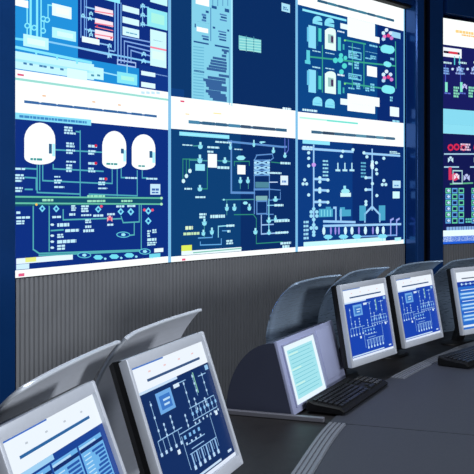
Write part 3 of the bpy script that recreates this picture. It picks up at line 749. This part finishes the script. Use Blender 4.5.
# ------------------------------------------------------------------ monitors
def mon_scada(c, bg, seed, lo=False):
    rs = random.Random(seed)
    c.bg(bg)
    c.UR(0, 0, 1, .185, (238, 246, 255), 1)
    c.UR(0, 0, .42, .012, (70, 120, 200), 2)
    c.UR(.16, .115, .90, .135, (55, 85, 130), 2)
    c.UR(.0, .185, .52, .205, (200, 225, 250), 2)
    for k in range(4): c.UR(.2 + .2*k, .06, .23 + .2*k, .072, (235, 200, 200), 2)
    L = (150, 195, 235)
    def ln(u0, v0, u1, v1, w=.006, col=L): 
        if abs(u1-u0) > abs(v1-v0): c.UR(min(u0, u1), v0-w*.6, max(u0, u1), v0+w*.6, col, 2)
        else: c.UR(u0-w*.5, min(v0, v1), u0+w*.5, max(v0, v1), col, 2)
    def blob(u, v, s=.016, col=(185, 220, 250)): c.UR(u-s*.7, v-s*.7, u+s*.7, v+s*.7, col, 3)
    # upper inset and feeders
    c.UR(.20, .24, .40, .40, (110, 170, 230), 2); c.UR(.23, .27, .37, .375, (60, 120, 200), 3); c.UR(.27, .30, .36, .315, (190, 225, 250), 4); c.UR(.27, .335, .34, .35, (190, 225, 250), 4)
    c.UR(.44, .235, .52, .265, (215, 235, 252), 3)
    for u, a, b in ((.12, .27, .56), (.58, .24, .46), (.72, .22, .40), (.86, .24, .44), (.66, .40, .52), (.30, .43, .56), (.48, .48, .60), (.20, .46, .58), (.80, .44, .52)):
        ln(u, a, u, b)
        for k in range(3): blob(u, a + (b-a)*(k+.3)/3, .013)
    c.UR(.73, .21, .745, .38, (130, 190, 170), 3)
    ln(.08, .56, .40, .56); ln(.34, .60, .66, .60); ln(.56, .46, .94, .46); ln(.56, .56, .94, .56); ln(.52, .24, .62, .24); ln(.80, .26, .92, .26)
    for u in (.08, .14, .20, .27, .34): ln(u, .56, u, .66); blob(u, .66, .018)
    for u in (.58, .64, .70, .76, .82, .88, .94): ln(u, .46, u, .56); blob(u, .51, .018, (140, 195, 240)); blob(u, .585, .013)
    for u in (.40, .47, .53, .60): blob(u, .64, .020, (130, 190, 240)); blob(u, .69, .014)
    ln(.36, .62, .36, .88); ln(.80, .58, .80, .80); ln(.42, .70, .66, .70); ln(.44, .745, .62, .745); blob(.28, .71, .024, (220, 240, 255)); blob(.90, .60, .026, (220, 240, 255))
    for u in (.42, .49, .56, .63, .70, .77): ln(u, .78, u, .87, .016, (150, 195, 240)); blob(u, .885, .022); ln(u+.03, .78, u+.03, .85, .005)
    ln(.40, .775, .80, .775)
    c.UR(.04, .945, .78, .963, (200, 225, 248), 2); c.UR(.90, .925, .96, .945, (200, 225, 248), 2)
    c.UR(.93, .20, .98, .24, (150, 200, 240), 3)
    c.UR(0, .972, 1, 1, (225, 236, 252), 2)

def mon_table(c):
    c.bg((22, 66, 150))
    c.UR(0, 0, 1, .22, (238, 247, 255), 1); c.UR(0, 0, .45, .012, (60, 110, 200), 2)
    c.UR(.12, .125, .88, .145, (40, 100, 160), 2)
    c.UR(.0, .22, .40, .255, (160, 210, 245), 2)
    for k in range(4): c.UR(.2 + .2*k, .07, .225 + .2*k, .082, (190, 200, 210), 2)
    for j, u in enumerate((.06, .36, .66)):
        c.UR(u, .27, u+.28, .975, (110, 180, 236), 2)
        c.UR(u, .30, u+.28, .325, (14, 44, 110), 3); c.UR(u, .285, u+.2, .30, (180, 220, 250), 3)
        for k in range(22):
            v = .345 + k*.028
            if j == 2 and 8 < k < 11: c.UR(u, v, u+.28, v+.02, (14, 44, 110), 3); continue
            c.UR(u+.02, v+.004, u+.10, v+.012, (190, 228, 252), 3)
            c.UR(u+.15 - .03*math.sin(k*1.1 + j), v, u+.265, v+.017, (38, 88, 170), 3)

def mon_list(c):
    c.bg((40, 110, 205))
    c.UR(0, 0, 1, .17, (238, 246, 255), 1); c.UR(.14, .105, .9, .125, (90, 100, 120), 2)
    c.UR(0, .17, 1, .26, (20, 60, 165), 2)
    for k in range(8): c.El(.12 + .1*k, .215, .022, .022, (190, 225, 250), 3, 6); c.UR(.12 + .1*k, .213, .19 + .1*k, .219, (190, 225, 250), 3)
    for k in range(9):
        c.UR(.05, .30 + .065*k, .95, .34 + .065*k, (120, 180, 238) if k % 3 else (35, 90, 195), 2)
        c.UR(.08, .312 + .065*k, .08 + .5 + .12*math.sin(k*2), .326 + .065*k, (210, 232, 252), 3)
    c.UR(0, .93, 1, .965, (225, 238, 252), 2)

def monitor(TL, yaw, lean, w, h, fn, label, seed=0, top=.023):
    X, Y, Hh = TL
    e = Vector((math.sin(R(yaw)), math.cos(R(yaw)), 0)); n = Vector((math.cos(R(yaw)), -math.sin(R(yaw)), 0))
    l = R(lean)
    upv = Vector((0, 0, math.cos(l))) - math.sin(l)*n
    bc = Vector((X, Y, EYE + Hh)) + e*w*.5 - upv*h          # bottom centre of the front
    foot = .115
    base = bc - n*foot
    t = empty('monitor', (base.x, base.y, DESK-.003), math.atan2(e.y, e.x))
    tag(t, label, 'monitor', 'flat monitors on the console')
    zb = bc.z - (DESK-.003)
    # tilt frame: x along width, y depth (+ away), z up the panel
    def T(m): return Matrix.Translation((0, -foot, zb)) @ Matrix.Rotation(-l, 4, 'X') @ m
    def part(mb, name, mt, smooth=False):
        o = mb.build(name, mt, t, smooth); o.data.transform(T(Matrix.Identity(4))); return o
    s, b = .014, .027
    m = MB(); hw = w/2; dp = .030
    m.box((-hw, 0, 0), (-hw+s, dp, h), .004); m.box((hw-s, 0, 0), (hw, dp, h), .004)
    m.box((-hw+s-.002, .0012, 0), (hw-s+.002, dp, b), .003); m.box((-hw+s-.002, .0012, h-top), (hw-s+.002, dp, h), .003)
    part(m, 'bezel', M['silver'], True)
    cv = Canvas(w-2*s, h-b-top, eps=.0003); fn(cv)
    so = cv.build('screen', M['lcd'], t); so.data.transform(T(Matrix.Translation((-hw+s, .009, b))))
    # back shell, stepped and tapering
    rings = []
    for y, ins in ((.012, .001), (.032, -.0015), (.046, .004), (.058, .03), (.072, .085)):
        rings.append([(-hw+ins, y, ins), (hw-ins, y, ins), (hw-ins, y, h-ins), (-hw+ins, y, h-ins)])
    part(MB().loft(rings), 'back_shell', M['dark'])
    # stand
    m = MB(); zc = zb + h*.40
    yb = -foot + math.sin(l)*h*.4 + .066
    m.loft([[(-.035, .045, .012), (.035, .045, .012), (.035, .075, .012), (-.035, .075, .012)],
            [(-.032, yb+.0, zc), (.032, yb+.0, zc), (.032, yb+.028, zc+.03), (-.032, yb+.028, zc+.03)]])
    m.build('neck', M['dark'], t)
    m = MB(); k = 24
    m.loft([[(.12*math.cos(2*math.pi*i/k)*q, .060 + .065*math.sin(2*math.pi*i/k)*q, z) for i in range(k)] for q, z in ((1, 0), (1, .006), (.9, .012), (.3, .016))])
    m.build('base', M['dark'], t, True)
    return t

sc = lambda bg, seed: (lambda c: mon_scada(c, bg, seed))
monitor((-.364, 1.349, -.354), 14.3, 20.9, .378, .309, mon_table, 'large tilted silver monitor showing blue data tables, at the bottom left corner')
monitor((-.227, 1.844, -.339), 20.7, 18.6, .41, .335, sc((12, 44, 98), 1), 'large tilted silver monitor with dark navy line diagram, beside the one showing tables')
monitor((.413, 3.601, -.366), 35.4, 9.8, .41, .332, sc((20, 66, 176), 2), 'upright silver monitor with bright blue diagram, first one right of the slanted terminal')
monitor((.710, 4.070, -.369), 36.9, 10.3, .41, .332, sc((20, 66, 176), 2), 'upright silver monitor with bright blue diagram, between two others on the far console')
monitor((1.071, 4.452, -.369), 48, 10, .41, .332, mon_list, 'silver monitor with pale blue list, cut off by the right edge')

# ------------------------------------------------------------------ monitor hoods (forward-curling metal screens)
def at(x, y, H):
    Z = -H*F/(y-HY); return Vector(((x-237)/F*Z, Z, EYE + H))
def hood(rimpts, back, label, mt='hood', depth=.133, drop=.235, a0=R(34)):
    rim = [Vector(p) for p in rimpts]
    # densify
    dense = []
    for i in range(len(rim)-1):
        for k in range(5): 
            p0 = rim[max(i-1, 0)]; p1 = rim[i]; p2 = rim[i+1]; p3 = rim[min(i+2, len(rim)-1)]; t = k/5
            dense.append(.5*((2*p1) + (p2-p0)*t + (2*p0-5*p1+4*p2-p3)*t*t + (3*p1-p0-3*p2+p3)*t**3))
    dense.append(rim[-1])
    bk = Vector((back[0], back[1], 0)).normalized()
    b = bmesh.new(); grid = []
    N = 12
    for p in dense:
        col = []
        for j in range(N+1):
            a = a0 + (math.pi/2 - a0) * j/N
            col.append(p + bk*depth*(math.sin(a)-math.sin(a0))/(1-math.sin(a0)) - Vector((0, 0, drop*(1-math.cos(a)/math.cos(a0)))))
        q = col[-1].copy(); q.z = DESK - .003; col.append(q)
        grid.append(col)
    th = .006
    def nr(i, j):
        i0, i1 = max(i-1, 0), min(i+1, len(grid)-1); j0, j1 = max(j-1, 0), min(j+1, len(grid[0])-1)
        return (grid[i1][j]-grid[i0][j]).cross(grid[i][j1]-grid[i][j0]).normalized()
    A = [[b.verts.new(c) for c in col] for col in grid]
    B = [[b.verts.new(grid[i][j] + nr(i, j)*th) for j in range(len(grid[0]))] for i in range(len(grid))]
    n, m_ = len(grid), len(grid[0])
    for i in range(n-1):
        for j in range(m_-1):
            b.faces.new((A[i][j], A[i+1][j], A[i+1][j+1], A[i][j+1])); b.faces.new((B[i][j], B[i][j+1], B[i+1][j+1], B[i+1][j]))
    for i in range(n-1):
        for j in (0, m_-1): b.faces.new((A[i][j], B[i][j], B[i+1][j], A[i+1][j]))
    for j in range(m_-1):
        for i in (0, n-1): b.faces.new((A[i][j], A[i][j+1], B[i][j+1], B[i][j]))
    bmesh.ops.recalc_face_normals(b, faces=b.faces[:])
    mid = dense[len(dense)//2] + bk*depth; L = (mid.x, mid.y, DESK)
    t = empty('monitor_hood', L); tag(t, label, 'hood', 'curved metal hoods behind the monitors')
    mb = MB(); mb.join(b)
    o = mb.build('shell', M[mt], smooth=True, loc=L); o.location = (0, 0, 0); o.parent = t
    # added tube painting the highlight along the rim and down the left curl
    path = [grid[0][j] for j in range(N-1, 0, -1)] + dense
    o = MB().tube(path, .0042 if mt == 'hood' else .003).build('rim_highlight', M['rim'] if mt == 'hood' else M['hood_far'], smooth=True, loc=L); o.location = (0, 0, 0); o.parent = t
    return t
LB = (-.94, .34); RB = (-.90, .43)
hood([at(-9, 417, -.402), at(0, 408, -.378), at(12.7, 396, -.353), at(28, 386, -.339), at(50.6, 373.4, -.333), at(76, 360.8, -.33), at(101, 349.4, -.33), at(119, 342.0, -.33)], LB,
     'silver curled hood behind the tilted monitor in the bottom left corner', depth=.10, a0=R(52))
hood([at(126, 339, -.337), at(136, 332.5, -.333), at(152, 326, -.33), at(173, 318.5, -.33), at(200.7, 310, -.33)], LB,
     'silver curled hood ending in a pointed tip, behind the navy tilted monitor', depth=.10, a0=R(46))
hood([at(290, 288, -.378), at(295, 284.8, -.365), at(301, 282.4, -.358), at(320, 277.9, -.352), at(341, 275.5, -.348)], (-.78, .63),
     'curled glossy hood with open rounded left end, rising behind the slanted terminal', 'hood_far', depth=.12)
hood([at(343.5, 278, -.372), at(352, 272.8, -.36), at(367, 269.6, -.356), at(389, 267.6, -.352)], RB,
     'dark curled hood behind the first upright monitor right of the terminal', 'hood_far')
hood([at(393, 273, -.375), at(398, 268.5, -.364), at(406, 265.2, -.36), at(422, 262.6, -.357), at(443, 261.2, -.354)], RB,
     'dark curled hood behind the middle monitor of the far console', 'hood_far')
hood([at(447, 265, -.372), at(454, 261.4, -.364), at(474, 258.6, -.36), at(500, 256.5, -.357)], (-.8, .6),
     'dark curled hood at the right edge, behind the monitor showing a list', 'hood_far')

# ------------------------------------------------------------------ slanted terminal
u0 = Vector((.190, 3.118)); tx = Vector((.420, .907)).normalized(); tb = Vector((-tx.y, tx.x))   # tx along the front, tb to the back
term = empty('slanted_terminal', (u0.x, u0.y, DESK), math.atan2(tx.y, tx.x))
tag(term, 'slanted pale grey terminal with quarter-round side and cyan lined display, beside the black keyboard', 'terminal')
TW, TH, TD, TLn = .595, .246, .250, .066
prof = [(0, 0), (TLn, TH)]
for k in range(1, 15):
    a = math.pi/2 * (1 - k/14)
    prof.append((TLn + (TD-TLn)*math.cos(a), TH*math.sin(a)))
def extr(x0, x1, pr):
    return [[(x0, y, z) for y, z in pr], [(x1, y, z) for y, z in pr]]
z0 = .012
MB().loft(extr(.006, TW-.006, [(y+.004, max(z-.003, 0)) for y, z in prof])).build('shell', M['terminal_side'], term, True)
MB().loft(extr(0, .006, prof)).build('side_panel', M['terminal_side'], term)
MB().loft(extr(TW-.006, TW, prof)).build('side_panel', M['terminal_side'], term)
an = math.atan2(TLn, TH); FL = math.hypot(TLn, TH)
Tt = Matrix.Rotation(-an, 4, 'X')
o = MB().box((0, -.010, 0), (TW, .0035, FL+.004), .002).build('front_panel', M['terminal'], term, True); o.data.transform(Tt)
o = MB().box((.385, -.0125, .05), (.575, -.0095, FL-.012), .001).build('blank_cover', M['terminal'], term, True); o.data.transform(Tt)
m = MB(); f0, f1, g0, g1 = .034, .345, .026, FL-.020
m.box((f0-.006, -.016, g0-.006), (f1+.006, -.010, g0)); m.box((f0-.006, -.016, g1), (f1+.006, -.010, g1+.006))
m.box((f0-.006, -.016, g0), (f0, -.010, g1)); m.box((f1, -.016, g0), (f1+.006, -.010, g1))
o = m.build('display_frame', M['terminal'], term); o.data.transform(Tt)
cv = Canvas(f1-f0, g1-g0, eps=.0003)
cv.bg((232, 248, 255)); cv.UR(.09, .09, .91, .92, (165, 228, 238), 1)
for k in range(12):
    v = .13 + .065*k
    cv.UR(.13, v, .80 if k % 2 else .87, v+.012, (120, 200, 215), 2)
for k in range(3): cv.UR(.10, .16 + .26*k, .40, .185 + .26*k, (205, 245, 235), 2)
so = cv.build('display', M['lcd'], term); so.data.transform(Tt @ Matrix.Translation((f0, -.0125, g0)))

# ------------------------------------------------------------------ keyboards
keymesh = {}
def keycap(wd):
    k = round(wd, 4)
    if k not in keymesh:
        b = MB()
        h = .007; i = .0025; dd = .0165
        b.loft([[(0, 0, 0), (wd, 0, 0), (wd, dd, 0), (0, dd, 0)], [(i, i*.6, h), (wd-i, i*.6, h), (wd-i, dd-i, h), (i, dd-i, h)]])
        me = bpy.data.meshes.new('key'); b.bm.to_mesh(me); b.bm.free(); me.materials.append(M['key']); keymesh[k] = me
    return keymesh[k]
def keyboard(fl, yaw, label, L=.545, D=.15):
    e = Vector((math.sin(R(yaw)), math.cos(R(yaw))))
    t = empty('keyboard', (fl[0], fl[1], DESK + .004), math.atan2(e.y, e.x)); tag(t, label, 'keyboard', 'black keyboards on the console')
    pr = [(0, 0), (-.004, .010), (.012, .020), (D-.03, .030), (D-.004, .038), (D, .030), (D, 0)]
    rings = []
    for x, s in ((0, .86), (.010, 1), (L-.010, 1), (L, .86)):
        rings.append([(x, (y - D*.5)*(.94 if s < 1 else 1) + D*.5, z*s) for y, z in pr])
    MB().loft(rings).build('case', M['kb'], t)
    sl = math.atan2(.010, D-.042)
    rows = [[.0185]*15, [.0185]*13 + [.037], [.028] + [.0185]*12 + [.0275], [.032] + [.0185]*11 + [.042], [.041] + [.0185]*10 + [.051], [.026, .026, .026, .115, .026, .026, .026]]
    pitch = .0195
    for r, row in enumerate(rows):
        y = .012 + pitch*(5-r); x = .022
        z = .0195 + (y-.012)*math.tan(sl)
        ks = [(x0, w_) for x0, w_ in []]
        for w_ in row:
            w2 = w_*1.14
            o = bpy.data.objects.new('key', keycap(w2-.0015)); C.objects.link(o); o.parent = t; o.location = (x, y, z); o.rotation_euler = (sl, 0, 0)
            x += w2 + .0005
        x = .365
        for w_ in ([.0185]*3 if r in (0, 1, 2) else ([] if r == 3 else ([.0185] if r == 4 else [.0185]*3))):
            o = bpy.data.objects.new('key', keycap(w_)); C.objects.link(o); o.parent = t
            o.location = (x + (.0195 if r == 4 else 0), y, z); o.rotation_euler = (sl, 0, 0); x += .0195
    for r in range(1, 6):
        for k in range(4 if r < 5 else 2):
            pass
    m = MB()
    for r in range(1, 6):
        y = .012 + pitch*(5-r); z = .0195 + (y-.012)*math.tan(sl)
        for k in range(4):
            x = .440 + .0205*k
            m.box((x, y, z), (x+.018, y+.0165, z+.007), .001, 1)
    m.build('number_pad', M['key'], t)
    return t
keyboard((.368, 3.112), 25.5, 'black keyboard with raised rear edge, lying in front of the slanted terminal', .55, .140)
keyboard((1.010, 3.935), 40, 'black keyboard cut off by the right edge, below the monitor showing a list', .5, .150)

# ------------------------------------------------------------------ light
def area(name, loc, rot, sx, sy, power, col):
    l = bpy.data.lights.new(name, 'AREA'); l.shape = 'RECTANGLE'; l.size = sx; l.size_y = sy; l.energy = power; l.color = col
    o = bpy.data.objects.new(name, l); o.location = loc; o.rotation_euler = rot; C.objects.link(o); return o
area('ceiling_lamp', (3.4, 2.0, 3.65), (0, 0, 0), 1.4, 1.4, 75, (.90, .94, 1.0))
area('ceiling_lamp', (-.1, 3.3, 3.65), (0, 0, 0), 1.2, 1.2, 55, (.90, .94, 1.0))
lo_ = Vector((3.2, -1.2, 2.0)); tg = Vector((-.3, 3.0, 1.1))  # unseen fill light, added to brighten hood faces and ribbed panelling
area('fill_light', lo_, (tg - lo_).to_track_quat('-Z', 'Y').to_euler(), 1.0, .6, 170, (.95, .97, 1.0))
w = bpy.data.worlds.new('World'); bpy.context.scene.world = w; w.use_nodes = True
w.node_tree.nodes['Background'].inputs['Color'].default_value = (.05, .07, .12, 1)
w.node_tree.nodes['Background'].inputs['Strength'].default_value = .3

# ------------------------------------------------------------------ camera
cam = bpy.data.cameras.new('Camera'); co = bpy.data.objects.new('Camera', cam); C.objects.link(co)
cam.sensor_width = 36; cam.sensor_fit = 'HORIZONTAL'
cam.lens = 36 * F / 474
cam.shift_y = -(237 - HY) / 474
co.location = (0, 0, EYE); co.rotation_euler = (R(90), 0, 0)
cam.clip_start = .05
bpy.context.scene.camera = co
vs = bpy.context.scene.view_settings
vs.view_transform = 'Standard'; vs.look = 'None'; vs.exposure = 0; vs.gamma = 1; vs.use_curve_mapping = False
